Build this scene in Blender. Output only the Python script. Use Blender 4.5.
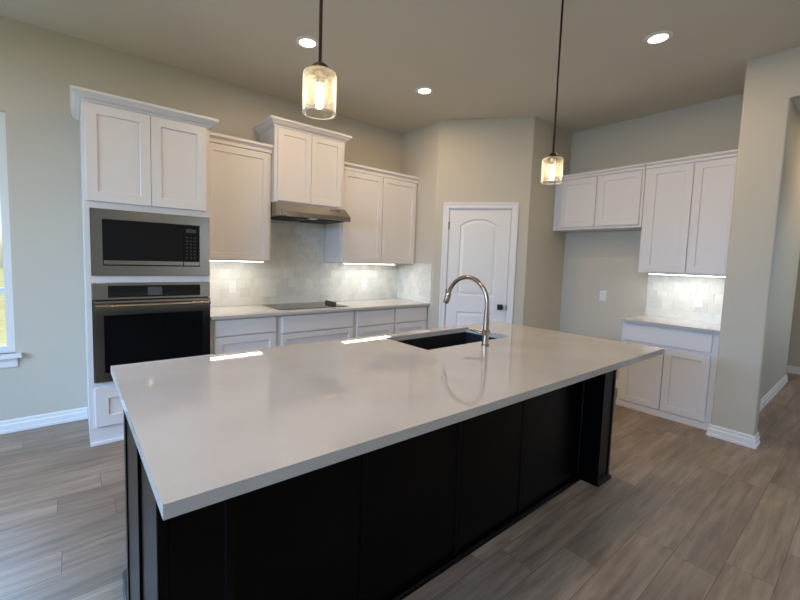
import bpy, bmesh, math, random
from mathutils import Matrix, Vector

for _o in list(bpy.data.objects):
    bpy.data.objects.remove(_o)
S = bpy.context.scene
COL = S.collection
random.seed(7)
PI = math.pi
H = 3.140            # ceiling height
XP, DP = 3.434, -0.684   # pantry side wall plane, its corner
YR, XR = -1.521, 5.012    # pantry front wall plane, alcove back wall plane
DANG = math.radians(50)          # heading of the pantry's diagonal wall
LD = (DP-YR)/math.sin(DANG)
XQ = XP + LD*math.cos(DANG)
XC, YC, YC2 = 4.262, -3.316, -3.598   # wing wall

# ------------------------------------------------------------------ camera
cam_d = bpy.data.cameras.new('camera')
cam = bpy.data.objects.new('camera', cam_d)
COL.objects.link(cam)
yaw, pitch, roll, fpx = 0.6669, -0.0781, 0.0309, 393.6
fwd = Vector((math.sin(yaw)*math.cos(pitch), math.cos(yaw)*math.cos(pitch), math.sin(pitch)))
right = Vector((math.cos(yaw), -math.sin(yaw), 0))
up = right.cross(fwd)
r2 = right*math.cos(roll) + up*math.sin(roll)
u2 = up*math.cos(roll) - right*math.sin(roll)
M = Matrix((r2, u2, -fwd)).transposed().to_4x4()
M.translation = Vector((-0.0801, -4.1522, 1.4449))
cam.matrix_world = M
cam_d.sensor_fit = 'HORIZONTAL'
cam_d.sensor_width = 36.0
cam_d.lens = fpx*36.0/800.0
cam_d.shift_x = 16.95/800.0
cam_d.shift_y = -9.77/800.0
cam_d.clip_start = 0.02
S.camera = cam

# ------------------------------------------------------------------ world, daylight, exposure
W = bpy.data.worlds.new('world')
S.world = W
W.use_nodes = True
nt = W.node_tree
sky = nt.nodes.new('ShaderNodeTexSky')
sky.sky_type = 'NISHITA'
sky.sun_disc = False
sky.sun_elevation = math.radians(48)
sky.sun_rotation = math.radians(200)
bg = nt.nodes['Background']
bg.inputs['Strength'].default_value = 0.22
nt.links.new(sky.outputs['Color'], bg.inputs['Color'])

def area(name, loc, rot, sx, sy, power, color):
    d = bpy.data.lights.new(name, 'AREA')
    d.shape = 'RECTANGLE'; d.size = sx; d.size_y = sy
    d.energy = power; d.color = color
    o = bpy.data.objects.new(name, d)
    o.location = loc; o.rotation_euler = rot
    COL.objects.link(o)
    return o
DAY = (0.42, 0.66, 1.0)
area('daylight_west_window', (-4.5, -3.3, 2.75), (0, -PI/2+0.42, 0), 1.7, 5.2, 800, (0.31, 0.57, 1.0))
area('daylight_south_window', (3.6, -8.9, 1.6), (PI/2-0.25, 0, 0), 1.2, 2.0, 14, DAY)
area('daylight_north_window', (-1.2, 2.0, 3.8), (-PI/2+0.75, 0, 0), 2.4, 1.5, 760, (0.32, 0.58, 1.0))
area('daylight_hall_window', (8.4, -4.9, 1.5), (0, PI/2, 0), 2.0, 1.3, 22, (0.5, 0.72, 1.0))

sun_d = bpy.data.lights.new('sun', 'SUN'); sun_d.energy = 4.0; sun_d.color = (1.0, 0.95, 0.85); sun_d.angle = 0.01
sun = bpy.data.objects.new('sun', sun_d); COL.objects.link(sun)
sun.rotation_euler = (math.radians(35), 0, 0)      # from the south, behind the camera

S.view_settings.view_transform = 'Standard'
S.view_settings.look = 'None'
S.view_settings.gamma = 1.0
S.view_settings.use_curve_mapping = False
S.view_settings.exposure = 0.04

WARM = (1.0, 0.74, 0.49)
CAN_W = 10.5

# ------------------------------------------------------------------ materials
def mat(name, color, rough=0.5, metal=0.0, spec=0.5, coat=0.0, noise=0.0, nscale=8.0, bump=0.0, bscale=300.0, aniso=0.0):
    m = bpy.data.materials.new(name); m.use_nodes = True
    n = m.node_tree; b = n.nodes['Principled BSDF']
    b.inputs['Base Color'].default_value = (*color, 1)
    b.inputs['Roughness'].default_value = rough
    b.inputs['Metallic'].default_value = metal
    b.inputs['Specular IOR Level'].default_value = spec
    b.inputs['Coat Weight'].default_value = coat
    b.inputs['Anisotropic'].default_value = aniso
    if aniso:
        tg = n.nodes.new('ShaderNodeTangent'); tg.direction_type = 'RADIAL'; tg.axis = 'Z'
        n.links.new(tg.outputs[0], b.inputs['Tangent'])
    tc = n.nodes.new('ShaderNodeTexCoord')
    if noise > 0:
        t = n.nodes.new('ShaderNodeTexNoise'); t.inputs['Scale'].default_value = nscale
        t.inputs['Detail'].default_value = 4
        n.links.new(tc.outputs['Object'], t.inputs['Vector'])
        mx = n.nodes.new('ShaderNodeMix'); mx.data_type = 'RGBA'
        mx.inputs[6].default_value = (*[c*(1-noise) for c in color], 1)
        mx.inputs[7].default_value = (*[min(1, c*(1+noise)) for c in color], 1)
        n.links.new(t.outputs['Fac'], mx.inputs[0])
        n.links.new(mx.outputs[2], b.inputs['Base Color'])
    if bump > 0:
        t2 = n.nodes.new('ShaderNodeTexNoise'); t2.inputs['Scale'].default_value = bscale
        n.links.new(tc.outputs['Object'], t2.inputs['Vector'])
        bp = n.nodes.new('ShaderNodeBump'); bp.inputs['Strength'].default_value = bump
        bp.inputs['Distance'].default_value = 0.002
        n.links.new(t2.outputs['Fac'], bp.inputs['Height'])
        n.links.new(bp.outputs['Normal'], b.inputs['Normal'])
    return m

def emit(name, color, strength):
    m = bpy.data.materials.new(name); m.use_nodes = True
    b = m.node_tree.nodes['Principled BSDF']
    b.inputs['Base Color'].default_value = (*color, 1)
    b.inputs['Emission Color'].default_value = (*color, 1)
    b.inputs['Emission Strength'].default_value = strength
    return m

WALL = mat('wall_paint', (0.585, 0.54, 0.445), 0.6, spec=0.3, noise=0.02, nscale=1.5, bump=0.15, bscale=120)
CEIL = mat('ceiling_paint', (0.66, 0.62, 0.54), 0.9, spec=0.1, noise=0.02, nscale=1.5, bump=0.3, bscale=90)
WHITE = mat('white_cabinet_paint', (0.76, 0.725, 0.70), 0.38, spec=0.4, noise=0.015, nscale=5)
TRIM = mat('white_trim_paint', (0.82, 0.81, 0.79), 0.35, spec=0.45, noise=0.01, nscale=5)
ESPRESSO = mat('espresso_paint', (0.0014, 0.0012, 0.0014), 0.30, spec=0.12, noise=0.15, nscale=14)
ESPDAYLIT = mat('daylit_glossy_espresso', (0.010, 0.011, 0.014), 0.22, spec=0.6, noise=0.1, nscale=14)  # espresso made lighter and bluer, daylight on the west trim put into its colour
STEEL = mat('stainless_steel', (0.36, 0.325, 0.285), 0.22, metal=1.0, aniso=0.8, noise=0.06, nscale=3)
NICKEL = mat('brushed_nickel', (0.42, 0.34, 0.27), 0.27, metal=1.0, noise=0.03, nscale=20)
BLACKGLASS = mat('black_glass', (0.006, 0.006, 0.007), 0.06, spec=0.5, noise=0.1, nscale=4)
BLACK = mat('black_metal', (0.012, 0.011, 0.010), 0.4, spec=0.5, noise=0.1, nscale=10)
SINKM = mat('black_composite', (0.008, 0.008, 0.009), 0.45, noise=0.2, nscale=80)
BRONZE = mat('dark_bronze', (0.035, 0.022, 0.016), 0.35, metal=0.7, noise=0.1, nscale=10)
PLASTIC = mat('white_plastic', (0.82, 0.82, 0.82), 0.3, noise=0.01)
GREYPRINT = mat('grey_print', (0.05, 0.05, 0.053), 0.4, noise=0.05)
FILTER = mat('dark_filter_mesh', (0.02, 0.02, 0.02), 0.5, metal=0.5, noise=0.2, nscale=120)
COOK = mat('cooktop_glass', (0.05, 0.05, 0.047), 0.07, spec=0.6, noise=0.05, nscale=6)
DISPLAY = emit('lit_display', (0.035, 0.04, 0.048), 0.6)
LEDM = emit('led_strip', (1.0, 0.98, 0.94), 14.5)
LENS = emit('lamp_lens', (1.0, 0.84, 0.62), 9.0)
BULB = emit('lamp_filament', (1.0, 0.80, 0.50), 60.0)
GRASS = mat('lawn', (0.55, 0.52, 0.24), 0.9, noise=0.35, nscale=3)

def quartz():
    m = mat('polished_quartz', (0.70, 0.665, 0.63), 0.025, spec=0.7)
    n = m.node_tree; b = n.nodes['Principled BSDF']
    tc = n.nodes.new('ShaderNodeTexCoord')
    t = n.nodes.new('ShaderNodeTexNoise'); t.inputs['Scale'].default_value = 260; t.inputs['Detail'].default_value = 3
    t2 = n.nodes.new('ShaderNodeTexNoise'); t2.inputs['Scale'].default_value = 3.5; t2.inputs['Detail'].default_value = 5
    n.links.new(tc.outputs['Object'], t.inputs['Vector']); n.links.new(tc.outputs['Object'], t2.inputs['Vector'])
    ad = n.nodes.new('ShaderNodeMath'); ad.operation = 'MULTIPLY_ADD'; ad.inputs[1].default_value = 0.5
    n.links.new(t.outputs['Fac'], ad.inputs[0]); n.links.new(t2.outputs['Fac'], ad.inputs[2])
    r = n.nodes.new('ShaderNodeValToRGB')
    r.color_ramp.elements[0].position = 0.45; r.color_ramp.elements[0].color = (0.50, 0.462, 0.43, 1)
    r.color_ramp.elements[1].position = 1.0; r.color_ramp.elements[1].color = (0.57, 0.535, 0.50, 1)
    n.links.new(ad.outputs[0], r.inputs['Fac']); n.links.new(r.outputs['Color'], b.inputs['Base Color'])
    return m
QUARTZ = quartz()

def floor_mat():
    m = mat('plank_floor', (0.25, 0.19, 0.15), 0.38, spec=0.45)
    n = m.node_tree; b = n.nodes['Principled BSDF']
    tc = n.nodes.new('ShaderNodeTexCoord')
    br = n.nodes.new('ShaderNodeTexBrick')
    br.offset = 0.0
    br.inputs['Scale'].default_value = 1.0
    br.inputs['Brick Width'].default_value = 1.22
    br.inputs['Row Height'].default_value = 0.178
    br.inputs['Mortar Size'].default_value = 0.0012
    br.inputs['Mortar Smooth'].default_value = 0.2
    br.inputs['Color1'].default_value = (0, 0, 0, 1); br.inputs['Color2'].default_value = (1, 1, 1, 1)
    br.inputs['Mortar'].default_value = (0.3, 0.3, 0.3, 1)
    # each row of planks starts at its own random offset
    sp = n.nodes.new('ShaderNodeSeparateXYZ'); n.links.new(tc.outputs['Object'], sp.inputs[0])
    ya = n.nodes.new('ShaderNodeMath'); ya.inputs[1].default_value = 10.008; n.links.new(sp.outputs['Y'], ya.inputs[0])
    dv = n.nodes.new('ShaderNodeMath'); dv.operation = 'DIVIDE'; dv.inputs[1].default_value = 0.178; n.links.new(ya.outputs[0], dv.inputs[0])
    fl = n.nodes.new('ShaderNodeMath'); fl.operation = 'FLOOR'; n.links.new(dv.outputs[0], fl.inputs[0])
    wn = n.nodes.new('ShaderNodeTexWhiteNoise'); wn.noise_dimensions = '1D'; n.links.new(fl.outputs[0], wn.inputs['W'])
    xa = n.nodes.new('ShaderNodeMath'); xa.operation = 'MULTIPLY_ADD'; xa.inputs[1].default_value = 1.22
    n.links.new(wn.outputs['Value'], xa.inputs[0]); n.links.new(sp.outputs['X'], xa.inputs[2])
    xb = n.nodes.new('ShaderNodeMath'); xb.inputs[1].default_value = 30.0; n.links.new(xa.outputs[0], xb.inputs[0])
    cv = n.nodes.new('ShaderNodeCombineXYZ'); n.links.new(xb.outputs[0], cv.inputs['X']); n.links.new(ya.outputs[0], cv.inputs['Y'])
    n.links.new(cv.outputs[0], br.inputs['Vector'])
    mp = n.nodes.new('ShaderNodeMapping'); mp.inputs['Scale'].default_value = (1.3, 16, 1)
    # shift grain per plank
    sx = n.nodes.new('ShaderNodeVectorMath'); sx.operation = 'MULTIPLY_ADD'
    sx.inputs[1].default_value = (7.3, 3.1, 0)
    n.links.new(br.outputs['Color'], sx.inputs[0]); n.links.new(tc.outputs['Object'], sx.inputs[2])
    n.links.new(sx.outputs[0], mp.inputs['Vector'])
    g = n.nodes.new('ShaderNodeTexNoise'); g.inputs['Scale'].default_value = 1.6; g.inputs['Detail'].default_value = 7; g.inputs['Roughness'].default_value = 0.62
    g.inputs['Distortion'].default_value = 0.5
    n.links.new(mp.outputs[0], g.inputs['Vector'])
    r = n.nodes.new('ShaderNodeValToRGB')
    e = r.color_ramp.elements
    e[0].position = 0.28; e[0].color = (0.190, 0.135, 0.093, 1)
    e[1].position = 0.75; e[1].color = (0.42, 0.322, 0.236, 1)
    n.links.new(g.outputs['Fac'], r.inputs['Fac'])
    tone = n.nodes.new('ShaderNodeMapRange'); tone.inputs[3].default_value = 0.80; tone.inputs[4].default_value = 1.14
    n.links.new(br.outputs['Color'], tone.inputs[0])
    mul = n.nodes.new('ShaderNodeVectorMath'); mul.operation = 'SCALE'
    n.links.new(r.outputs['Color'], mul.inputs[0]); n.links.new(tone.outputs[0], mul.inputs['Scale'])
    bl = n.nodes.new('ShaderNodeTexNoise'); bl.inputs['Scale'].default_value = 1.0; bl.inputs['Detail'].default_value = 4
    mb = n.nodes.new('ShaderNodeMapping'); mb.inputs['Scale'].default_value = (2.2, 7.5, 1)
    n.links.new(sx.outputs[0], mb.inputs['Vector']); n.links.new(mb.outputs[0], bl.inputs['Vector'])
    br2 = n.nodes.new('ShaderNodeMapRange'); br2.inputs[1].default_value = 0.3; br2.inputs[2].default_value = 0.7
    br2.inputs[3].default_value = 0.80; br2.inputs[4].default_value = 1.14
    n.links.new(bl.outputs['Fac'], br2.inputs[0])
    mt = n.nodes.new('ShaderNodeMath'); mt.operation = 'MULTIPLY'
    n.links.new(tone.outputs[0], mt.inputs[0]); n.links.new(br2.outputs[0], mt.inputs[1]); n.links.new(mt.outputs[0], mul.inputs['Scale'])
    seam = n.nodes.new('ShaderNodeMix'); seam.data_type = 'RGBA'
    seam.inputs[7].default_value = (0.085, 0.062, 0.045, 1)
    n.links.new(br.outputs['Fac'], seam.inputs[0]); n.links.new(mul.outputs[0], seam.inputs[6])
    n.links.new(seam.outputs[2], b.inputs['Base Color'])
    rr = n.nodes.new('ShaderNodeMapRange'); rr.inputs[3].default_value = 0.34; rr.inputs[4].default_value = 0.48
    n.links.new(g.outputs['Fac'], rr.inputs[0]); n.links.new(rr.outputs[0], b.inputs['Roughness'])
    bp = n.nodes.new('ShaderNodeBump'); bp.inputs['Strength'].default_value = 0.25; bp.inputs['Distance'].default_value = 0.001
    n.links.new(g.outputs['Fac'], bp.inputs['Height']); n.links.new(bp.outputs['Normal'], b.inputs['Normal'])
    return m
FLOOR = floor_mat()

def tile_mat():
    # handmade glazed square tiles; local x runs along the wall, z up
    m = mat('glazed_tile', (0.7, 0.7, 0.66), 0.12, spec=0.55)
    n = m.node_tree; b = n.nodes['Principled BSDF']
    tc = n.nodes.new('ShaderNodeTexCoord')
    sp = n.nodes.new('ShaderNodeSeparateXYZ'); cb = n.nodes.new('ShaderNodeCombineXYZ')
    n.links.new(tc.outputs['Object'], sp.inputs[0])
    n.links.new(sp.outputs['X'], cb.inputs['X']); n.links.new(sp.outputs['Z'], cb.inputs['Y'])
    br = n.nodes.new('ShaderNodeTexBrick'); br.offset = 0.5
    br.inputs['Scale'].default_value = 1.0; br.inputs['Brick Width'].default_value = 0.1; br.inputs['Row Height'].default_value = 0.1
    br.inputs['Mortar Size'].default_value = 0.0016; br.inputs['Mortar Smooth'].default_value = 0.3
    br.inputs['Color1'].default_value = (0.0, 0.0, 0.0, 1); br.inputs['Color2'].default_value = (1, 1, 1, 1)
    br.inputs['Mortar'].default_value = (0.5, 0.5, 0.5, 1)
    n.links.new(cb.outputs[0], br.inputs['Vector'])
    no = n.nodes.new('ShaderNodeTexNoise'); no.inputs['Scale'].default_value = 14; no.inputs['Detail'].default_value = 3
    n.links.new(cb.outputs[0], no.inputs['Vector'])
    ad = n.nodes.new('ShaderNodeMath'); ad.operation = 'MULTIPLY_ADD'; ad.inputs[1].default_value = 0.6
    n.links.new(br.outputs['Color'], ad.inputs[0]); n.links.new(no.outputs['Fac'], ad.inputs[2])
    r = n.nodes.new('ShaderNodeValToRGB')
    r.color_ramp.elements[0].position = 0.3; r.color_ramp.elements[0].color = (0.63, 0.63, 0.57, 1)
    r.color_ramp.elements[1].position = 1.1; r.color_ramp.elements[1].color = (0.77, 0.77, 0.71, 1)
    n.links.new(ad.outputs[0], r.inputs['Fac'])
    seam = n.nodes.new('ShaderNodeMix'); seam.data_type = 'RGBA'
    seam.inputs[7].default_value = (0.80, 0.80, 0.77, 1)
    n.links.new(br.outputs['Fac'], seam.inputs[0]); n.links.new(r.outputs['Color'], seam.inputs[6])
    n.links.new(seam.outputs[2], b.inputs['Base Color'])
    no2 = n.nodes.new('ShaderNodeTexNoise'); no2.inputs['Scale'].default_value = 22; no2.inputs['Detail'].default_value = 1
    of = n.nodes.new('ShaderNodeVectorMath'); of.operation = 'MULTIPLY_ADD'; of.inputs[1].default_value = (3, 5, 2)
    n.links.new(br.outputs['Color'], of.inputs[0]); n.links.new(cb.outputs[0], of.inputs[2])
    n.links.new(of.outputs[0], no2.inputs['Vector'])
    hs = n.nodes.new('ShaderNodeMath'); hs.operation = 'SUBTRACT'
    n.links.new(no2.outputs['Fac'], hs.inputs[0]); n.links.new(br.outputs['Fac'], hs.inputs[1])
    bp = n.nodes.new('ShaderNodeBump'); bp.inputs['Strength'].default_value = 0.8; bp.inputs['Distance'].default_value = 0.004
    n.links.new(hs.outputs[0], bp.inputs['Height']); n.links.new(bp.outputs['Normal'], b.inputs['Normal'])
    return m
TILE = tile_mat()

def seeded_glass():
    m = bpy.data.materials.new('seeded_glass'); m.use_nodes = True
    n = m.node_tree
    for x in list(n.nodes): n.nodes.remove(x)
    out = n.nodes.new('ShaderNodeOutputMaterial')
    tr = n.nodes.new('ShaderNodeBsdfTransparent'); tr.inputs[0].default_value = (0.97, 0.95, 0.92, 1)
    gl = n.nodes.new('ShaderNodeBsdfGlossy'); gl.inputs['Roughness'].default_value = 0.06
    tl = n.nodes.new('ShaderNodeBsdfTranslucent'); tl.inputs[0].default_value = (0.95, 0.92, 0.86, 1)
    tc = n.nodes.new('ShaderNodeTexCoord')
    vo = n.nodes.new('ShaderNodeTexVoronoi'); vo.feature = 'DISTANCE_TO_EDGE'; vo.inputs['Scale'].default_value = 70
    n.links.new(tc.outputs['Object'], vo.inputs['Vector'])
    bp = n.nodes.new('ShaderNodeBump'); bp.inputs['Strength'].default_value = 0.9; bp.inputs['Distance'].default_value = 0.004
    n.links.new(vo.outputs['Distance'], bp.inputs['Height'])
    n.links.new(bp.outputs['Normal'], gl.inputs['Normal'])
    fr = n.nodes.new('ShaderNodeLayerWeight'); fr.inputs['Blend'].default_value = 0.12
    m1 = n.nodes.new('ShaderNodeMixShader'); m2 = n.nodes.new('ShaderNodeMixShader')
    n.links.new(fr.outputs['Fresnel'], m1.inputs[0]); n.links.new(tr.outputs[0], m1.inputs[1]); n.links.new(gl.outputs[0], m1.inputs[2])
    rg = n.nodes.new('ShaderNodeMapRange'); rg.inputs[1].default_value = 0.0; rg.inputs[2].default_value = 0.055
    rg.inputs[3].default_value = 0.30; rg.inputs[4].default_value = 0.03
    n.links.new(vo.outputs['Distance'], rg.inputs[0])
    lw = n.nodes.new('ShaderNodeLayerWeight'); lw.inputs['Blend'].default_value = 0.5
    pw = n.nodes.new('ShaderNodeMath'); pw.operation = 'POWER'; pw.inputs[1].default_value = 9.0  # whitens the grazing edges in place of bulb light refracted there
    n.links.new(lw.outputs['Facing'], pw.inputs[0])
    ma = n.nodes.new('ShaderNodeMath'); ma.operation = 'MULTIPLY_ADD'; ma.inputs[1].default_value = 0.7; ma.use_clamp = True
    n.links.new(pw.outputs[0], ma.inputs[0]); n.links.new(rg.outputs[0], ma.inputs[2]); n.links.new(ma.outputs[0], m2.inputs[0])
    n.links.new(m1.outputs[0], m2.inputs[1]); n.links.new(tl.outputs[0], m2.inputs[2])
    n.links.new(m2.outputs[0], out.inputs['Surface'])
    return m
SEEDED = seeded_glass()
BRIGHTRIM = mat('bright_glass_rim', (0.9, 0.88, 0.84), 0.3)  # whitened glass, painting the bulb light caught along the shade rim
BRIGHTRIM.node_tree.nodes['Principled BSDF'].inputs['Transmission Weight'].default_value = 0.6

def pane_glass():
    m = bpy.data.materials.new('window_glass'); m.use_nodes = True
    n = m.node_tree
    for x in list(n.nodes): n.nodes.remove(x)
    out = n.nodes.new('ShaderNodeOutputMaterial')
    tr = n.nodes.new('ShaderNodeBsdfTransparent'); tr.inputs[0].default_value = (0.96, 0.98, 0.98, 1)
    gl = n.nodes.new('ShaderNodeBsdfGlossy'); gl.inputs['Roughness'].default_value = 0.02
    fr = n.nodes.new('ShaderNodeFresnel'); fr.inputs['IOR'].default_value = 1.45
    mx = n.nodes.new('ShaderNodeMixShader')
    n.links.new(fr.outputs[0], mx.inputs[0]); n.links.new(tr.outputs[0], mx.inputs[1]); n.links.new(gl.outputs[0], mx.inputs[2])
    n.links.new(mx.outputs[0], out.inputs['Surface'])
    return m
PANE = pane_glass()

# ------------------------------------------------------------------ mesh helpers
def bx(bm, x0, x1, y0, y1, z0, z1, T=None):
    if x0 > x1: x0, x1 = x1, x0
    if y0 > y1: y0, y1 = y1, y0
    if z0 > z1: z0, z1 = z1, z0
    c = [(x0,y0,z0),(x1,y0,z0),(x1,y1,z0),(x0,y1,z0),(x0,y0,z1),(x1,y0,z1),(x1,y1,z1),(x0,y1,z1)]
    v = [bm.verts.new(T @ Vector(p) if T else p) for p in c]
    for f in ((0,3,2,1),(4,5,6,7),(0,1,5,4),(1,2,6,5),(2,3,7,6),(3,0,4,7)):
        bm.faces.new([v[i] for i in f])
    return bm

def prism(bm, pts, z0, z1, round_idx=(), r=0.018):
    """vertical prism over a polygon; listed corners are rounded (bullnose)"""
    out = []
    n = len(pts)
    for i, p in enumerate(pts):
        p = Vector(p)
        if i in round_idx:
            a = (Vector(pts[i-1]) - p).normalized(); b = (Vector(pts[(i+1) % n]) - p).normalized()
            ang = a.angle(b); t = r/math.tan(ang/2)
            c = p + (a+b).normalized()*(r/math.sin(ang/2))
            s = p + a*t; e = p + b*t
            for k in range(6):
                q = s.lerp(e, k/5) - c
                out.append(c + q.normalized()*r)
        else:
            out.append(p)
    lo = [bm.verts.new((q.x, q.y, z0)) for q in out]; hi = [bm.verts.new((q.x, q.y, z1)) for q in out]
    bm.faces.new(lo[::-1]); bm.faces.new(hi)
    m = len(out)
    for i in range(m):
        bm.faces.new((lo[i], lo[(i+1) % m], hi[(i+1) % m], hi[i]))
    return bm

def sweep(bm, path, prof, closed=False):
    """sweep a closed (offset, z) profile along an xy path; offset goes to the right of the path"""
    P = [Vector(p) for p in path]; n = len(P); loops = []
    for i in range(n):
        d0 = (P[i]-P[i-1]).normalized() if (i > 0 or closed) else None
        d1 = (P[(i+1) % n]-P[i]).normalized() if (i < n-1 or closed) else None
        if d0 is None: d0 = d1
        if d1 is None: d1 = d0
        n0 = Vector((d0.y, -d0.x)); n1 = Vector((d1.y, -d1.x))
        m = (n0+n1); m = m/max(1e-6, m.dot(n0)) if m.length > 1e-6 else n0
        loops.append([bm.verts.new((P[i].x+m.x*o, P[i].y+m.y*o, z)) for o, z in prof])
    k = len(prof)
    for i in range(n if closed else n-1):
        a, b = loops[i], loops[(i+1) % n]
        for j in range(k):
            bm.faces.new((a[j], b[j], b[(j+1) % k], a[(j+1) % k]))
    if not closed:
        bm.faces.new(loops[0][::-1]); bm.faces.new(loops[-1])
    return bm

def lathe(bm, prof, seg=32, c=(0, 0, 0), T=None):
    rings = []
    for r, z in prof:
        if r < 1e-6:
            p = Vector((c[0], c[1], c[2]+z)); rings.append([bm.verts.new(T @ p if T else p)])
        else:
            ring = []
            for k in range(seg):
                p = Vector((c[0]+r*math.cos(2*PI*k/seg), c[1]+r*math.sin(2*PI*k/seg), c[2]+z))
                ring.append(bm.verts.new(T @ p if T else p))
            rings.append(ring)
    for a, b in zip(rings, rings[1:]):
        for k in range(seg):
            k2 = (k+1) % seg
            if len(a) == 1 and len(b) == 1: continue
            if len(a) == 1: bm.faces.new((a[0], b[k], b[k2]))
            elif len(b) == 1: bm.faces.new((a[k], b[0], a[k2]))
            else: bm.faces.new((a[k], b[k], b[k2], a[k2]))
    return bm

def tube(bm, pts, rad, seg=16, caps=True):
    P = [Vector(p) for p in pts]; n = len(P)
    R = rad if isinstance(rad, (list, tuple)) else [rad]*n
    prev = None; rings = []
    for i in range(n):
        t = (P[min(i+1, n-1)]-P[max(i-1, 0)]).normalized()
        if prev is None:
            a = Vector((1, 0, 0)) if abs(t.x) < 0.9 else Vector((0, 1, 0))
            u = t.cross(a).normalized()
        else:
            u = (prev - t*prev.dot(t)).normalized()
        prev = u; w = t.cross(u)
        rings.append([bm.verts.new(P[i]+(u*math.cos(2*PI*k/seg)+w*math.sin(2*PI*k/seg))*R[i]) for k in range(seg)])
    for a, b in zip(rings, rings[1:]):
        for k in range(seg):
            bm.faces.new((a[k], a[(k+1) % seg], b[(k+1) % seg], b[k]))
    if caps:
        bm.faces.new(rings[0][::-1]); bm.faces.new(rings[-1])
    return bm

def shaker(bm, x0, x1, z0, z1, yb, th=0.02, rail=0.06, rec=0.009, slope=0.004, T=None):
    """framed door or drawer front; back at y=yb, front at yb-th, flat recessed panel"""
    yf = yb-th
    def rect(i, y): return [(x0+i, y, z0+i), (x1-i, y, z0+i), (x1-i, y, z1-i), (x0+i, y, z1-i)]
    e = 0.002
    loops = [rect(0, yb), rect(0, yf+e), rect(e, yf), rect(rail, yf), rect(rail+slope, yf+rec)]
    L = [[bm.verts.new(T @ Vector(p) if T else p) for p in l] for l in loops]
    bm.faces.new(L[0][::-1])
    for a, b in zip(L, L[1:]):
        for k in range(4): bm.faces.new((a[k], a[(k+1) % 4], b[(k+1) % 4], b[k]))
    bm.faces.new(L[-1])
    return bm

def slab_front(bm, x0, x1, z0, z1, yb, th=0.02):
    yf = yb-th; e = 0.004
    def rect(i, y): return [(x0+i, y, z0+i), (x1-i, y, z0+i), (x1-i, y, z1-i), (x0+i, y, z1-i)]
    L = [[bm.verts.new(p) for p in l] for l in (rect(0, yb), rect(0, yf+e), rect(e, yf))]
    bm.faces.new(L[0][::-1])
    for a, b in zip(L, L[1:]):
        for k in range(4): bm.faces.new((a[k], a[(k+1) % 4], b[(k+1) % 4], b[k]))
    bm.faces.new(L[-1])
    return bm

def NB(): return bmesh.new()

def obj(name, bm, m, parent=None, smooth=False, bevel=0.0):
    bmesh.ops.recalc_face_normals(bm, faces=bm.faces)
    me = bpy.data.meshes.new(name); bm.to_mesh(me); bm.free()
    me.materials.append(m)
    if smooth:
        for p in me.polygons: p.use_smooth = True
    o = bpy.data.objects.new(name, me); COL.objects.link(o)
    if parent is not None: o.parent = parent
    if bevel > 0:
        b = o.modifiers.new('bevel', 'BEVEL'); b.width = bevel; b.segments = 2; b.limit_method = 'ANGLE'
    if smooth:
        w = o.modifiers.new('split', 'EDGE_SPLIT'); w.split_angle = math.radians(40)
    return o

def thing(name, label, cat, loc=(0, 0, 0), rz=0.0, group=None):
    o = bpy.data.objects.new(name, None); COL.objects.link(o)
    o.empty_display_size = 0.1
    o.location = loc; o.rotation_euler = (0, 0, rz)
    o['label'] = label; o['category'] = cat
    if group: o['group'] = group
    return o

def tag(o, label, cat, group=None):
    o['label'] = label; o['category'] = cat
    if group: o['group'] = group
    return o

def struct(name, bm, m, parent=None, **k):
    o = obj(name, bm, m, parent, **k)
    if parent is None: o['kind'] = 'structure'
    return o

# ------------------------------------------------------------------ the setting
WX, SY, EX = -3.2, -8.5, 8.0      # west wall, south wall, far hall wall
struct('floor', bx(NB(), WX-.12, EX+.12, SY-.12, 0.12, -0.06, 0), FLOOR)
struct('ceiling', bx(NB(), WX-.12, EX+.12, SY-.12, 0.12, H, H+0.12), CEIL)

def wall_holes(bm, a0, a1, holes, box):
    """wall along one axis from a0 to a1, full height, with (h0,h1,z0,z1) openings"""
    x = a0
    for h0, h1, z0, z1 in sorted(holes):
        box(bm, x, h0, 0, H); box(bm, h0, h1, 0, z0); box(bm, h0, h1, z1, H); x = h1
    box(bm, x, a1, 0, H)
    return bm
WIN = (-1.37, -0.457, 0.625, 2.46)
struct('wall_north', wall_holes(NB(), WX, XR+.12, [WIN], lambda b, p, q, z0, z1: bx(b, p, q, 0, .12, z0, z1)), WALL)
struct('wall_west', wall_holes(NB(), SY, .12, [(-5.6, -1.0, 0.25, 2.36)], lambda b, p, q, z0, z1: bx(b, WX-.12, WX, p, q, z0, z1)), WALL)
struct('wall_south', wall_holes(NB(), WX-.12, EX+.12, [(3.0, 4.2, 0.25, 2.46)], lambda b, p, q, z0, z1: bx(b, p, q, SY-.12, SY, z0, z1)), WALL)

dd = Vector((math.cos(DANG), -math.sin(DANG))); dn = Vector((math.sin(DANG), math.cos(DANG)))
PA, PB = Vector((XP, DP)), Vector((XQ, YR))
struct('wall_pantry_side', prism(NB(), [(XP, 0), PA, PA+dd*.04, PA+dd*.04+dn*.12, (XP+.10, DP+.10), (XP+.10, 0)], 0, H, (1,), 0.02), WALL)
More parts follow.
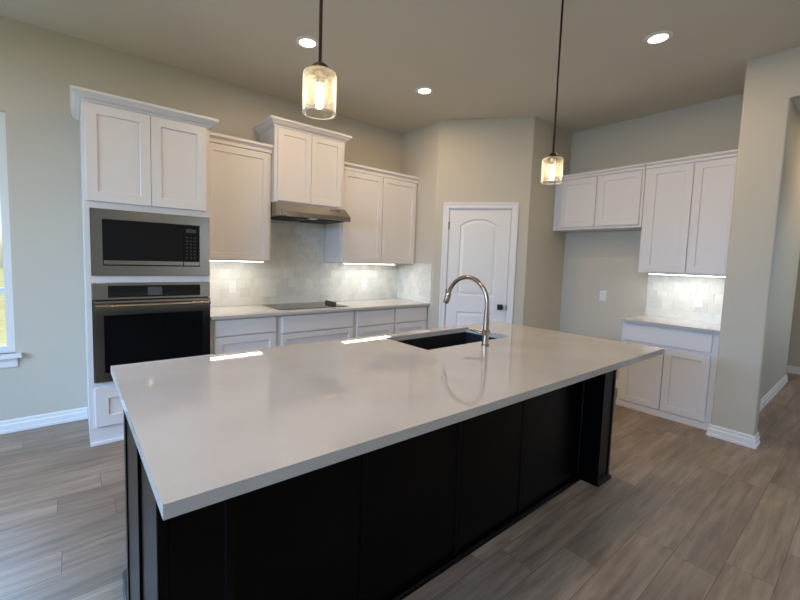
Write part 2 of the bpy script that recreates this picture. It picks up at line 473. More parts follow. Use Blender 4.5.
# diagonal wall with the door opening, in its own frame: t along, n into the pantry
TD = Matrix.Translation((XP, DP, 0)) @ Matrix.Rotation(-DANG, 4, 'Z')
D0, D1, DZ = 0.160, 0.904, 2.095
bm = NB()
bx(bm, 0.04, D0, 0, .12, 0, H, TD); bx(bm, D1, LD-.04, 0, .12, 0, H, TD); bx(bm, D0, D1, 0, .12, DZ, H, TD)
struct('wall_pantry_diagonal', bm, WALL)
struct('wall_pantry_front', prism(NB(), [PB-dd*.04, PB, (XR, YR), (XR, YR+.12), (XQ+.10, YR+.12), PB-dd*.04+dn*.12], 0, H, (1,), 0.02), WALL)
struct('wall_east', bx(NB(), XR, XR+.12, YC, 0, 0, H), WALL)
WP = [(XC, YC), (XC, YC2), (XC+.14, YC2), (XC+.14, -3.45), (XR+.12, -3.45), (XR+.12, YC)]
bm = prism(NB(), WP, 0, 2.775, (0, 1, 2), 0.015)
prism(bm, WP, 2.775, H, (0,), 0.015)
bx(bm, XC, XC+.14, -5.3, YC2, 2.775, H)
struct('wall_wing', bm, WALL)
struct('wall_southeast', bx(NB(), XC, XC+.14, SY, -5.3, 0, H), WALL)
struct('wall_hall_north', prism(NB(), [(XR+.12, -3.45), (7.3, -3.45), (7.3, -0.0), (7.18, -0.0), (7.18, -3.33), (XR+.12, -3.33)], 0, H, (1,), 0.02), WALL)
struct('wall_hall_east', wall_holes(NB(), SY, .12, [(-5.6, -4.2, 0.4, 2.4)], lambda b, p, q, z0, z1: bx(b, EX, EX+.12, p, q, z0, z1)), WALL)
struct('wall_hall_south', bx(NB(), XC+.14, EX, -6.3, -6.18, 0, H), WALL)

BASE = [(0, 0), (0.020, 0), (0.020, 0.022), (0.015, 0.026), (0.015, 0.062), (0.009, 0.070), (0.009, 0.092), (0.004, 0.100), (0, 0.100)]
struct('baseboard_north', sweep(NB(), [(WX, 0), (-.017, 0)], BASE), TRIM)
struct('baseboard_pantry_side', sweep(NB(), [(XP, -.655), (XP, DP), tuple(PA+dd*.088)], BASE), TRIM)
q0 = TD @ Vector((0.972, 0, 0))
struct('baseboard_pantry_front', sweep(NB(), [(q0.x, q0.y), (XQ, YR), (XR, YR), (XR, -2.508)], BASE), TRIM)
struct('baseboard_wing', sweep(NB(), [(XC+.10, YC), (XC, YC), (XC, YC2), (XC+.14, YC2), (XC+.14, -3.452)], BASE), TRIM)
struct('baseboard_hall', sweep(NB(), [(XC+.17, -3.45), (7.3, -3.45), (7.3, 0)], BASE), TRIM)
struct('baseboard_hall_east', sweep(NB(), [(EX, 0), (EX, -6.1)], BASE), TRIM)
struct('baseboard_west', sweep(NB(), [(WX, SY), (WX, 0)], BASE), TRIM)

# window by the oven tower
x0, x1, z0, z1 = WIN
bm = NB(); fw = 0.05
bx(bm, x0, x0+fw, .03, .10, z0, z1); bx(bm, x1-fw, x1, .03, .10, z0, z1)
bx(bm, x0+fw, x1-fw, .03, .10, z0, z0+fw); bx(bm, x0+fw, x1-fw, .03, .10, z1-fw, z1)
bx(bm, x0+fw, x1-fw, .035, .095, 1.085, 1.135)
win = struct('window_1', bm, TRIM)
struct('pane', bx(NB(), x0+fw, x1-fw, .062, .068, z0+fw, 1.085), PANE, win)
struct('pane', bx(NB(), x0+fw, x1-fw, .062, .068, 1.135, z1-fw), PANE, win)
bm = NB(); bx(bm, x0-.06, x1+.038, -.045, 0.0, z0-.032, z0); bx(bm, x0, x1, -.001, .03, z0-.020, z0)
struct('window_sill', bm, TRIM, win)
struct('window_apron', sweep(NB(), [(x0-.03, 0), (x1+.012, 0)], [(0, z0-.11), (.012, z0-.105), (.016, z0-.06), (.030, z0-.033), (0, z0-.033)]), TRIM, win)

# pantry door: arched two-panel slab in its casing
def outline_arch(t0, t1, za, zb, rise):
    pts = [(t0, za), (t1, za), (t1, zb)]
    if rise > 0:
        w = (t1-t0)/2; R = (w*w+rise*rise)/(2*rise); c = ((t0+t1)/2, zb+rise-R); a = math.asin(w/R)
        for k in range(1, 16):
            th = a - 2*a*k/16
            pts.append((c[0]+R*math.sin(th), c[1]+R*math.cos(th)))
    pts.append((t0, zb))
    return pts
def inset_poly(p, d):
    n = len(p); o = []
    for i in range(n):
        a = (Vector(p[i])-Vector(p[i-1])).normalized(); b = (Vector(p[(i+1) % n])-Vector(p[i])).normalized()
        na = Vector((-a.y, a.x)); nb = Vector((-b.y, b.x)); m = na+nb; m = m/m.dot(na)
        o.append(tuple(Vector(p[i])+m*d))
    return o
bm = NB()
TS = TD
yf = 0.012
def V(t, z, y): return bm.verts.new(TS @ Vector((t, y, z)))
s0, s1, sz = D0+.013, D1-.013, 2.083
outer = [(s0, .008), (s1, .008), (s1, sz), (s0, sz)]
ov = [V(t, z, yf) for t, z in outer]
edges = [bm.edges.new((ov[i], ov[(i+1) % 4])) for i in range(4)]
for pl in (outline_arch(.305, .745, 1.035, 1.885, .082), outline_arch(.305, .745, .235, .832, 0)):
    rings = []
    for d, dy in ((0, 0), (.010, .011), (.020, .011), (.048, .003)):
        rings.append([V(t, z, yf+dy) for t, z in inset_poly(pl, d)])
    n = len(pl)
    edges += [bm.edges.new((rings[0][i], rings[0][(i+1) % n])) for i in range(n)]
    for a, b in zip(rings, rings[1:]):
        for i in range(n): bm.faces.new((a[i], a[(i+1) % n], b[(i+1) % n], b[i]))
    bm.faces.new(rings[-1])
bmesh.ops.triangle_fill(bm, edges=edges, use_beauty=True)
bv = [V(t, z, yf+.035) for t, z in outer]
for i in range(4): bm.faces.new((ov[i], ov[(i+1) % 4], bv[(i+1) % 4], bv[i]))
bm.faces.new(bv)
door = struct('door_1', bm, TRIM)
bm = NB()   # jamb lining
bx(bm, D0, D0+.010, 0, .12, 0, DZ, TD); bx(bm, D1-.010, D1, 0, .12, 0, DZ, TD); bx(bm, D0+.010, D1-.010, 0, .12, DZ-.010, DZ, TD)
struct('door_jamb', bm, TRIM, door)
bm = NB()   # casing with a stepped profile
cw = 0.070
for a, b_ in ((D0-cw+.004, D0+.004), (D1-.004, D1+cw-.004)):
    bx(bm, a, b_, -.012, 0, 0, DZ+cw-.004, TD)
    oo = (a, a+.022) if a < D0 else (b_-.022, b_)
    bx(bm, oo[0], oo[1], -.020, -.012, 0, DZ+cw-.004, TD)
bx(bm, D0+.004, D1-.004, -.012, 0, DZ-.004, DZ+cw-.004, TD)
bx(bm, D0-cw+.026, D1+cw-.026, -.020, -.012, DZ+cw-.026, DZ+cw-.004, TD)
struct('door_casing', bm, TRIM, door, bevel=.003)
kx, kz = 0.820, 0.912
bm = NB(); bx(bm, kx-.033, kx+.033, .002, yf, kz-.033, kz+.033, TD)
hd = struct('door_handle', bm, BLACK, door, bevel=.002)
bm = NB(); bx(bm, kx-.012, kx+.012, -.030, .002, kz-.012, kz+.012, TD); bx(bm, kx-.027, kx+.027, -.052, -.030, kz-.027, kz+.027, TD)
struct('square_knob', bm, BLACK, hd, bevel=.003)
struct('strike_plate', bx(NB(), D1-.016, D1-.009, -.014, .010, kz-.030, kz+.030, TD), BLACK, door)
for hz in (1.885, 1.06, 0.23):
    bm = NB(); lathe(bm, [(0, -.045), (.007, -.045), (.007, .045), (0, .045)], 10, (D0+.008, -.004, hz), TD)
    struct('hinge', bm, BLACK, door)

# lawn outside the windows
struct('ground', bx(NB(), -40, 40, -40, 40, -0.40, -0.22), GRASS)

# ------------------------------------------------------------------ cabinets (local frame: x along the wall, -y out of it)
RIGHT = -PI/2
CROWN_BIG = [(0, 0), (.008, 0), (.012, .014), (.030, .022), (.046, .042), (.051, .048), (.058, .050), (.058, .070), (0, .070)]
CROWN_SMALL = [(0, 0), (.020, 0), (.022, .030), (.028, .036), (.040, .048), (.046, .052), (.046, .075), (0, .075)]
def cabinet(name, label, cat, origin, rz, w, d, z0, z1, doors=(), fronts=(), flats=(), crown=None, crown_path=None, toe=None, group=None, rail=.06, body_cut=None):
    """origin: wall point at the cabinet's left end"""
    t = thing(name, label, cat, (origin[0], origin[1], z0 if z0 > .3 else 0), rz, group)
    o = t.location.z
    bm = NB()
    zb = z0
    bx(bm, 0, w, -d, -.003, zb-o, z1-o)
    obj('body', bm, WHITE, t, bevel=.0015)
    for a, b, c, e in doors: obj('door', shaker(NB(), a, b, c-o, e-o, -d-.0005, rail=rail), WHITE, t)
    for a, b, c, e in fronts: obj('drawer', shaker(NB(), a, b, c-o, e-o, -d-.0005, rail=.05), WHITE, t)
    for a, b, c, e in flats: obj('drawer', slab_front(NB(), a, b, c-o, e-o, -d-.0005), WHITE, t)
    if crown:
        path = crown_path or [(0, -.003), (0, -d), (w, -d), (w, -.003)]
        obj('crown_molding', sweep(NB(), path, [(a, z1-o+b) for a, b in crown]), WHITE, t)
    if toe: 
        r, th = toe
        obj('toe_board', bx(NB(), 0, w, -d+r, -.02, 0, zb-.0005), WHITE, t)
    return t

# oven tower, hollow behind the two appliances
tw = thing('oven_tower_cabinet', 'tall white cabinet holding the microwave and the oven, nearest the window', 'cabinet', (-.015, 0, 0))
TWW, TD_ = 0.841, 0.627
bm = NB()
bx(bm, 0, .031, -TD_, -.001, 0, 2.476); bx(bm, TWW-.010, TWW, -TD_, -.001, 0, 2.476)
bx(bm, .031, TWW-.010, -.02, -.001, 0, 2.476)
bx(bm, .031, TWW-.010, -TD_, -.02, 1.749, 2.476)
bx(bm, .031, TWW-.010, -TD_, -.02, 1.212, 1.264)
bx(bm, .031, TWW-.010, -TD_, -.02, 0, 0.473)
obj('body', bm, WHITE, tw)
obj('door', shaker(NB(), .017, .413, 1.797, 2.470, -TD_-.0005, rail=.066), WHITE, tw)
obj('door', shaker(NB(), .417, .811, 1.797, 2.470, -TD_-.0005, rail=.066), WHITE, tw)
obj('drawer', shaker(NB(), .035, .805, .137, .428, -TD_-.0005, rail=.08), WHITE, tw)
obj('crown_molding', sweep(NB(), [(0, -.003), (0, -TD_), (TWW, -TD_), (TWW, -.40)], [(a, 2.4765+b) for a, b in CROWN_BIG]), WHITE, tw)
obj('toe_board', bx(NB(), 0, TWW, -TD_-.014, -TD_-.0005, 0, .022), TRIM, tw)

cabinet('upper_cabinet', 'white wall cabinet with a single door beside the oven tower', 'cabinet', (.828, 0), 0, .646, .335, 1.395, 2.445,
        doors=[(.03, .62, 1.402, 2.437)], crown=CROWN_SMALL, crown_path=[(0, -.335), (.646, -.335)], group=None)
cabinet('hood_cabinet', 'short raised white two-door wall cabinet above the range hood', 'cabinet', (1.478, 0), 0, .801, .400, 1.978, 2.700,
        doors=[(.031, .390, 1.994, 2.690), (.396, .760, 1.994, 2.690)], crown=CROWN_BIG, rail=.058)
cabinet('upper_cabinet', 'white two-door wall cabinet between the range hood and the pantry corner', 'cabinet', (2.283, 0), 0, 1.149, .335, 1.395, 2.430,
        doors=[(.020, .578, 1.402, 2.425), (.586, 1.120, 1.402, 2.425)], crown=CROWN_SMALL, crown_path=[(0, -.02), (0, -.335), (1.149, -.335)])

BD = .608
cabinet('base_cabinet', 'white base cabinet beside the oven tower, left of the cooktop', 'cabinet', (.828, 0), 0, .617, BD, .10, .882,
        flats=[(.034, .588, .730, .878)], doors=[(.034, .588, .115, .718)], toe=(.06, .1))
cabinet('base_cabinet', 'wide white base drawer cabinet directly under the cooktop', 'cabinet', (1.447, 0), 0, .872, BD, .10, .882,
        flats=[(.033, .848, .705, .876)], fronts=[(.033, .848, .415, .693), (.033, .848, .115, .403)], toe=(.06, .1))
cabinet('base_cabinet', 'white base cabinet with two drawers over two doors by the pantry corner', 'cabinet', (2.321, 0), 0, 1.111, BD, .10, .882,
        flats=[(.032, .550, .700, .872), (.580, 1.084, .700, .872)], doors=[(.032, .550, .115, .688), (.580, 1.084, .115, .688)], toe=(.06, .1))

# east alcove
cabinet('fridge_cabinet', 'short white two-door wall cabinet above the empty refrigerator space', 'cabinet', (XR, YR-.002), RIGHT, .986, .333, 1.872, 2.476,
        doors=[(.085, .503, 1.902, 2.468), (.530, .962, 1.902, 2.468)], crown=[(a*.8, b*.75) for a, b in CROWN_SMALL], crown_path=[(0, -.333), (.986, -.333)], rail=.062)
cabinet('upper_cabinet', 'tall white two-door wall cabinet in the alcove above the small counter', 'cabinet', (XR, -2.5145), RIGHT, .796, .333, 1.390, 2.476,
        doors=[(.045, .415, 1.402, 2.468), (.425, .775, 1.402, 2.468)], crown=[(a*.8, b*.75) for a, b in CROWN_SMALL], crown_path=[(0, -.333), (.796, -.333)], rail=.062)
cabinet('base_cabinet', 'white base cabinet with one drawer and two doors in the alcove by the wall end', 'cabinet', (XR, -2.512), RIGHT, .798, .620, .060, .882,
        flats=[(.030, .738, .700, .868)], doors=[(.030, .384, .066, .672), (.390, .738, .066, .672)], toe=(-.019, .1))

# worktops
def slab(bm, x0, x1, y0, y1, z0, z1): return bx(bm, x0, x1, y0, y1, z0, z1)
ct = obj('countertop', bx(NB(), .828, XP-.0015, -.651, -.001, .8835, .914), QUARTZ, bevel=.003)
tag(ct, 'long white quartz countertop along the wall under the cooktop', 'countertop')
ct = obj('countertop', bx(NB(), XR-.662, XR-.001, -3.3145, -2.508, .8835, .914), QUARTZ, bevel=.003)
tag(ct, 'small white quartz countertop on the alcove base cabinet', 'countertop')

# backsplashes
def splash(label, loc, rz, w, z0, z1, cuts=()):
    bm = NB(); bx(bm, 0, w, -.008, -.0005, z0, z1)
    for a, b, c, e in cuts: bx(bm, a, b, -.008, -.0005, c, e)
    o = obj('tile_backsplash', bm, TILE); o.location = loc; o.rotation_euler = (0, 0, rz)
    return tag(o, label, 'backsplash')
splash('glazed off-white tile backsplash behind the cooktop', (.828, 0, 0), 0, XP-.830, .9145, 1.3945, [(.652, 1.453, 1.3945, 1.834)])
splash('glazed off-white tile backsplash on the short pantry side wall', (XP, -.009, 0), RIGHT, .653, .9145, 1.410)
splash('glazed off-white tile backsplash in the alcove over the small counter', (XR, -2.5075, 0), RIGHT, .805, .9145, 1.3895)

# ------------------------------------------------------------------ appliances
mw = thing('microwave', 'built-in stainless microwave with black glass door, above the oven', 'microwave', (0, -.627, 1.266))
bm = NB(); y0, y1 = -.020, -.0006
bx(bm, .018, .086, y0, y1, 0, .480); bx(bm, .741, .817, y0, y1, 0, .480)
bx(bm, .086, .741, y0, y1, 0, .071); bx(bm, .086, .741, y0, y1, .408, .480)
obj('trim_frame', bm, STEEL, mw)
obj('oven_box', bx(NB(), .088, .739, -.004, .45, .073, .406), BLACK, mw)
obj('door', bx(NB(), .089, .617, -.016, -.0045, .113, .405), BLACKGLASS, mw)
obj('door_handle', bx(NB(), .092, .616, -.021, -.0045, .079, .111), STEEL, mw, bevel=.002)
cp = obj('control_panel', bx(NB(), .621, .738, -.016, -.0045, .113, .405), BLACKGLASS, mw)
obj('panel_strip', bx(NB(), .621, .738, -.021, -.0045, .079, .111), STEEL, mw, bevel=.002)
for r in range(7):
    for c in range(3):
        obj('button', bx(NB(), .640+c*.029, .654+c*.029, -.0166, -.016, .140+r*.027, .147+r*.027), GREYPRINT, cp)
obj('display', bx(NB(), .640, .715, -.0166, -.016, .345, .375), GREYPRINT, cp)

ov = thing('wall_oven', 'built-in stainless wall oven with black glass window under the microwave', 'oven', (0, -.627, .475))
bm = NB(); bx(bm, .020, .818, -.022, -.0006, .612, .735)
fr = obj('control_fascia', bm, STEEL, ov, bevel=.002)
pn = obj('control_panel', bx(NB(), .112, .742, -.0235, -.0222, .626, .716), BLACKGLASS, ov)
obj('display', bx(NB(), .365, .462, -.0242, -.0236, .640, .702), DISPLAY, pn)
obj('oven_box', bx(NB(), .030, .808, -.0006, .50, .004, .730), BLACK, ov)
bm = NB(); y0, y1 = -.034, -.0008
bx(bm, .022, .083, y0, y1, .003, .602); bx(bm, .757, .817, y0, y1, .003, .602)
bx(bm, .083, .757, y0, y1, .003, .068); bx(bm, .083, .757, y0, y1, .497, .602)
dr = obj('door', bm, STEEL, ov)
obj('window', bx(NB(), .083, .757, -.031, -.004, .068, .497), BLACKGLASS, dr)
bm = NB(); tube(bm, [(.032, -.082, .568), (.806, -.082, .568)], .0165, 20)
for hx in (.075, .760): bx(bm, hx-.010, hx+.010, -.078, -.034, .558, .578)
obj('handle', bm, STEEL, dr, smooth=True)

hd = thing('range_hood', 'low stainless under-cabinet range hood above the cooktop', 'range hood', (1.481, 0, 1.835))
def hood_prof(bm, x0, x1, prof):
    a = [bm.verts.new((x0, y, z)) for y, z in prof]; b = [bm.verts.new((x1, y, z)) for y, z in prof]
    bm.faces.new(a[::-1]); bm.faces.new(b)
    n = len(prof)
    for i in range(n): bm.faces.new((a[i], a[(i+1) % n], b[(i+1) % n], b[i]))
    return bm
HW = .795
bm = hood_prof(NB(), 0, HW, [(-.009, .006), (-.009, .1425), (-.425, .1425), (-.445, .136), (-.550, .052), (-.555, .040), (-.555, 0), (-.545, 0), (-.540, .006)])
obj('body', bm, STEEL, hd)
obj('filter', bx(NB(), .050, .330, -.500, -.080, -.004, .0055), FILTER, hd)
obj('filter', bx(NB(), .440, .745, -.500, -.080, -.004, .0055), FILTER, hd)
obj('light_cover', bx(NB(), .345, .425, -.500, -.400, -.002, .0055), PLASTIC, hd)
nrm = Vector((0, -.084, .105)).normalized()
for k in range(4):
    c = Vector((.600+k*.032, -.478, .1105)); T = Matrix.Translation(c) @ Vector((0, 0, 1)).rotation_difference(Vector((0, -.63, .78))).to_matrix().to_4x4()
    obj('button', lathe(NB(), [(0, .005), (.008, .005), (.009, 0), (0, -.001)], 14, (0, 0, 0), T), BLACK, hd)

ck = thing('cooktop', 'black glass electric cooktop set into the wall countertop', 'cooktop', (1.505, -.022, .9145))
obj('glass', bx(NB(), 0, .80, -.485, -.015, 0, .006), COOK, ck, bevel=.002)
for (cx, cy, r) in ((.16, -.35, .085), (.16, -.13, .105), (.48, -.35, .105), (.48, -.13, .085)):
    obj('burner_ring', lathe(NB(), [(r-.003, 0), (r-.003, .0006), (r, .0006), (r, 0), (r-.003, 0)], 40, (cx, cy, .006)), GREYPRINT, ck)
for k in range(4):
    obj('knob', lathe(NB(), [(0, 0), (.021, 0), (.021, .004), (.017, .006), (.016, .030), (.013, .034), (0, .034)], 18, (.705, -.170-k*.062, .0061)), BLACK, ck, smooth=True)

# ------------------------------------------------------------------ island
isl = thing('kitchen_island', 'dark espresso panelled kitchen island base with corner legs', 'island', (0, 0, 0))
ZT = .8785
IX0, IX1 = .100, 2.760
bm = NB(); bx(bm, IX0, IX1, -2.960, -1.995, .095, .64)
bx(bm, IX0, IX1, -2.960, -2.56, .64, ZT); bx(bm, IX0, IX1, -2.04, -1.995, .64, ZT); bx(bm, IX0, 1.53, -2.56, -2.04, .64, ZT); bx(bm, 2.455, IX1, -2.56, -2.04, .64, ZT)
bx(bm, IX0+.01, IX1-.01, -2.955, -2.07, 0, .095)
obj('body', bm, ESPRESSO, isl)
# seating side: framed flat panels between thin battens
xs = [.255, .795, 1.357, 1.900, 2.600]
for a, b in zip(xs, xs[1:]):
    obj('back_panel', shaker(NB(), a, b, .001, ZT, -2.9605, th=.016, rail=.022, rec=.007, slope=.003), ESPRESSO, isl)
obj('base_trim', sweep(NB(), [(.255, -2.977), (2.600, -2.977)], [(0, 0), (.016, 0), (.016, .016), (.010, .024), (0, .026)]), ESPRESSO, isl)
# corner legs with recessed face panels
def leg(x0, x1, y0, y1):
    bm = NB()
    shaker(bm, x0, x1, .0, ZT, y0+.012, th=.012, rail=.024, rec=.006)
    bx(bm, x0, x1, y0+.012, y1, 0, ZT)
    o = obj('leg', bm, ESPRESSO, isl)
    return o
l1 = leg(.064, .255, -3.100, -2.9605)
l2 = leg(2.600, 2.775, -3.092, -2.9605)
obj('leg_shoe', sweep(NB(), [(2.600, -2.978), (2.600, -3.092), (2.775, -3.092), (2.775, -2.97)], [(0, 0), (.012, 0), (.012, .018), (.004, .024), (0, .024)]), ESPRESSO, l2)
obj('leg_shoe', sweep(NB(), [(.064, -2.97), (.064, -3.100), (.255, -3.100), (.255, -2.978)], [(0, 0), (.012, 0), (.012, .018), (.004, .024), (0, .024)]), ESPRESSO, l1)
# west end: stepped end panel and plinth
bm = NB(); bx(bm, .064, .0995, -2.960, -2.810, 0, ZT)
bx(bm, .056, .0995, -2.810, -2.505, 0, ZT); bx(bm, .0515, .0995, -2.505, -2.45, 0, ZT)
obj('end_panel', bm, ESPRESSO, isl)
obj('base_trim', sweep(NB(), [(.0985, -2.262), (.0985, -2.445)], [(-.001, 0), (.048, 0), (.048, .088), (.030, .108), (-.001, .108)]), ESPDAYLIT, isl)
# east end and kitchen side
TE = Matrix.Translation((IX1, 0, 0)) @ Matrix.Rotation(PI/2, 4, 'Z')
obj('end_panel', shaker(NB(), -2.955, -2.000, .0, ZT, -.0005, th=.014, rail=.07, rec=.008, T=TE), ESPRESSO, isl)
TK = Matrix.Translation((0, -1.995, 0)) @ Matrix.Rotation(PI, 4, 'Z')
for a, b in ((.12, .62), (.63, 1.13), (1.55, 1.995), (2.005, 2.45)):
    obj('door', shaker(NB(), -b, -a, .11, .86, -.0005, th=.016, rail=.05, T=TK), ESPRESSO, isl)

def slab_hole(q, h, z0, z1):
    """worktop over a four-cornered outline (counter-clockwise) with a rectangular cut-out"""
    bm = NB()
    c = sum((Vector(p) for p in q), Vector((0, 0)))/4
    def out(z, d): return [bm.verts.new((p[0]+(d if p[0] < c.x else -d), p[1]+(d if p[1] < c.y else -d), z)) for p in q]
    def ring(x0, x1, y0, y1, z): return [bm.verts.new(p) for p in ((x0, y0, z), (x1, y0, z), (x1, y1, z), (x0, y1, z))]
    A = out(z0, 0); B = out(z1, 0)
    C = ring(*h, z1); D = ring(*h, z0)
    for a, b in ((A, B), (B, C), (C, D), (D, A)):
        for k in range(4): bm.faces.new((a[k], a[(k+1) % 4], b[(k+1) % 4], b[k]))
    return bm
HOLE = (1.570, 2.415, -2.505, -2.085)
ct = obj('island_countertop', slab_hole(((.056, -3.251), (2.972, -3.288), (2.950, -2.003), (.043, -1.974)), HOLE, .879, .914), QUARTZ)
tag(ct, 'large white quartz island countertop with the sink cut into it', 'countertop')

# sink: open bowl under the worktop
bm = NB()
X0, X1, Y0, Y1 = HOLE
t = .010
def ring(x0, x1, y0, y1, z): return [bm.verts.new(p) for p in ((x0, y0, z), (x1, y0, z), (x1, y1, z), (x0, y1, z))]
L = [ring(X0-.02, X1+.02, Y0-.02, Y1+.02, .8785), ring(X0-.002, X1+.002, Y0-.002, Y1+.002, .8785), ring(X0+.006, X1-.006, Y0+.006, Y1-.006, .68), ring(X0+.03, X1-.03, Y0+.03, Y1-.03, .664)]
for a, b in zip(L, L[1:]):
    for k in range(4): bm.faces.new((a[k], a[(k+1) % 4], b[(k+1) % 4], b[k]))
bm.faces.new(L[-1])
OO = [ring(X0-.02, X1+.02, Y0-.02, Y1+.02, .8785-.004), ring(X0-.02, X1+.02, Y0-.02, Y1+.02, .650)]
for k in range(4):
    bm.faces.new((L[0][k], L[0][(k+1) % 4], OO[0][(k+1) % 4], OO[0][k])); bm.faces.new((OO[0][k], OO[0][(k+1) % 4], OO[1][(k+1) % 4], OO[1][k]))
bm.faces.new(OO[1])
sk = thing('kitchen_sink', 'black undermount sink bowl set in the island countertop', 'sink', (0, 0, 0))
obj('bowl', bm, SINKM, sk)
obj('drain', lathe(NB(), [(0, .003), (.030, .003), (.042, .001), (.044, 0), (0, 0)], 24, (2.0, -2.27, .6645)), STEEL, sk, smooth=True)

fa = thing('kitchen_faucet', 'tall brushed nickel gooseneck faucet behind the island sink', 'faucet', (1.985, -2.605, .9141))
obj('base_body', lathe(NB(), [(0, 0), (.027, 0), (.027, .006), (.0205, .012), (.019, .10), (.0175, .20), (.0160, .235), (0, .235)], 28), NICKEL, fa, smooth=True)
pts = [(0, 0, .23), (0, 0, .262)]
R = .168
for k in range(0, 25):
    a = PI*160/180*k/24
    pts.append((0, R-R*math.cos(a), .262+R*math.sin(a)))
ey, ez = pts[-1][1], pts[-1][2]
ty, tz = math.sin(math.radians(20)), -math.cos(math.radians(20))
pts.append((0, ey+ty*.012, ez+tz*.012))
obj('gooseneck', tube(NB(), pts, .0142, 20), NICKEL, fa, smooth=True)
obj('spray_head', tube(NB(), [(0, ey+ty*d, ez+tz*d) for d in (.004, .010, .040, .072, .084)], [.0150, .0185, .0200, .0210, .0195], 20), NICKEL, fa, smooth=True)
obj('valve_hub', tube(NB(), [(.022, 0, .085), (-.034, 0, .085), (-.040, 0, .085)], [.0185, .0185, .015], 20), NICKEL, fa, smooth=True)
obj('lever', tube(NB(), [(-.036, .0, .085), (-.042, .022, .088), (-.050, .100, .097), (-.052, .120, .099)], [.010, .009, .007, .006], 14), NICKEL, fa, smooth=True)

# ------------------------------------------------------------------ outlets
def outlet(label, loc, rz):
    t = thing('wall_outlet', label, 'outlet', loc, rz)
    obj('cover_plate', bx(NB(), -.037, .037, -.0065, -.0005, -.060, .060), PLASTIC, t, bevel=.002)
    for dz in (-.022, .022):
        s = obj('socket', bx(NB(), -.017, .017, -.0078, -.0066, dz-.015, dz+.015), PLASTIC, t)
        bm = NB(); bx(bm, -.008, -.006, -.0082, -.0079, dz-.004, dz+.006); bx(bm, .006, .008, -.0082, -.0079, dz-.004, dz+.006)
        obj('slot', bm, GREYPRINT, s)
outlet('white outlet on the tiles between oven tower and cooktop', (1.201, -.0082, 1.113), 0)
outlet('white outlet on the tiles right of the cooktop', (2.863, -.0082, 1.095), 0)
outlet('white outlet on bare grey wall in the refrigerator space', (XR, -2.041, 1.085), RIGHT)
outlet('white outlet on the tiles above the small alcove counter', (XR-.0082, -2.985, 1.115), RIGHT)

# ------------------------------------------------------------------ lamps
def led_bar(label, loc, rz, w):
    t = thing('under_cabinet_light', label, 'light', loc, rz)
    obj('housing', bx(NB(), 0, w, -.090, 0, -.010, -.0006), PLASTIC, t)
    obj('diffuser', bx(NB(), .004, w-.004, -.086, -.004, -.0135, -.0102), LEDM, t)
led_bar('glowing light bar beneath the single-door cabinet beside the oven tower', (.86, -.20, 1.395), 0, .56)
led_bar('glowing light bar beneath the two-door cabinet by the pantry corner', (2.42, -.20, 1.395), 0, .72)
led_bar('glowing light bar beneath the tall alcove cabinet', (XR-.20, -2.60, 1.390), RIGHT, .62)

def can(label, x, y, group=None):
    t = thing('recessed_light', label, 'ceiling light', (x, y, H), 0, group)
    obj('trim_ring', lathe(NB(), [(.060, -.0006), (.092, -.0006), (.092, -.004), (.084, -.008), (.064, -.011), (.060, -.006), (.060, -.0006)], 40), TRIM, t, smooth=True)
    obj('lens', lathe(NB(), [(0, -.006), (.0595, -.006), (.0595, -.001), (0, -.001)], 40), LENS, t)
    d = bpy.data.lights.new('recessed_lamp', 'AREA'); d.energy = CAN_W; d.color = WARM
    d.shape = 'DISK'; d.size = 0.11
    o = bpy.data.objects.new('recessed_lamp', d); COL.objects.link(o); o.location = (0, 0, -.0115); o.parent = t
can('glowing recessed ceiling light left of the nearer pendant rod', 1.417, -1.187)
can('glowing recessed ceiling light above the pantry corner', 2.716, -1.170)
can('glowing recessed ceiling light before the east alcove', 3.354, -2.978)
can('recessed ceiling light over the window end of the island', .12, -2.98)
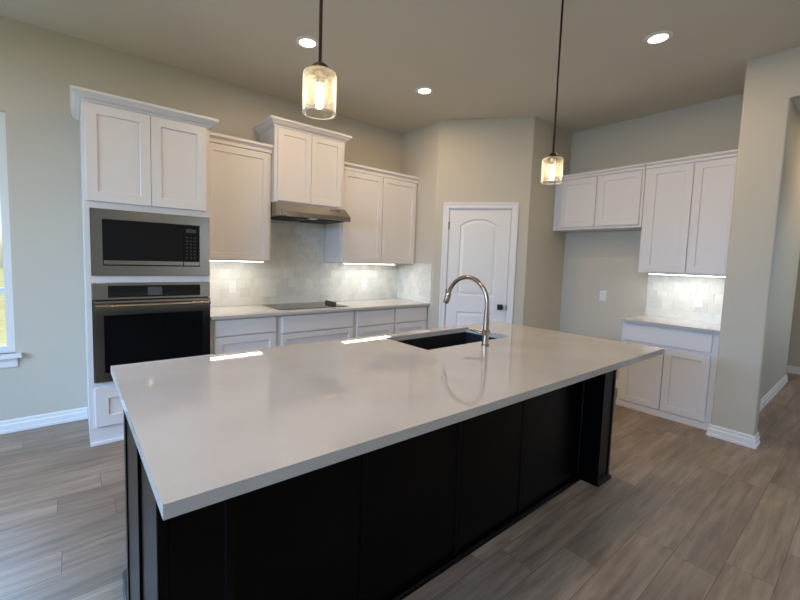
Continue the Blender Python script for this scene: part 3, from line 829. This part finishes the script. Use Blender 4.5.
can('added unseen recessed ceiling light over the open floor in front of the island', 1.40, -4.50)  # lamp added out of view to warm the tower and cabinet fronts
can('added unseen recessed ceiling light in the hallway behind the wall opening', 6.7, -4.2)  # unseen lamp added to warm and brighten the hall wall
can('added unseen recessed ceiling light over the floor by the window wall', -1.30, -1.45)  # extra unseen lamp, lifts the upper wall beside the window

def pendant(label, x, y, z_top):
    t = thing('pendant_light', label, 'pendant light', (x, y, H), 0, 'pendant lights over the island')
    zt = z_top - H
    obj('canopy', lathe(NB(), [(0, -.0006), (.065, -.0006), (.065, -.008), (.050, -.022), (.012, -.028), (0, -.028)], 32), BRONZE, t, smooth=True)
    obj('rod', tube(NB(), [(0, 0, -.026), (0, 0, zt+.028)], .0065, 14), BRONZE, t, smooth=True)
    obj('cap', lathe(NB(), [(0, zt+.036), (.014, zt+.034), (.030, zt+.022), (.038, zt+.006), (.038, zt-.001), (0, zt-.001)], 28), BRONZE, t, smooth=True)
    obj('socket', lathe(NB(), [(0, zt-.002), (.024, zt-.003), (.024, zt-.022), (.018, zt-.025), (.018, zt-.042), (0, zt-.042)], 28), BRONZE, t, smooth=True)
    h = .145
    sh = obj('shade', lathe(NB(), [(.034, zt-.0015), (.056, zt-.0015), (.060, zt-.004), (.062, zt-.010), (.062, zt-h+.003), (.0605, zt-h), (.059, zt-h+.003), (.059, zt-.010), (.056, zt-.005), (.034, zt-.006)], 48), SEEDED, t, smooth=True)
    zb = zt-h
    obj('rim', lathe(NB(), [(.0585, zb-.0005), (.0590, zb-.003), (.0615, zb-.004), (.0628, zb-.002), (.0628, zb-.0005), (.0585, zb-.0005)], 48), BRIGHTRIM, sh, smooth=True)
    obj('bulb', lathe(NB(), [(0, zt-.130), (.008, zt-.127), (.014, zt-.112), (.015, zt-.088), (.011, zt-.060), (.009, zt-.0425), (0, zt-.0425)], 20), BULB, t, smooth=True)
pendant('dark-rodded glass pendant light nearer the oven tower end of the island', .655, -2.800, 2.128)
pendant('dark-rodded glass pendant light nearer the alcove end of the island', 2.315, -2.800, 2.112)
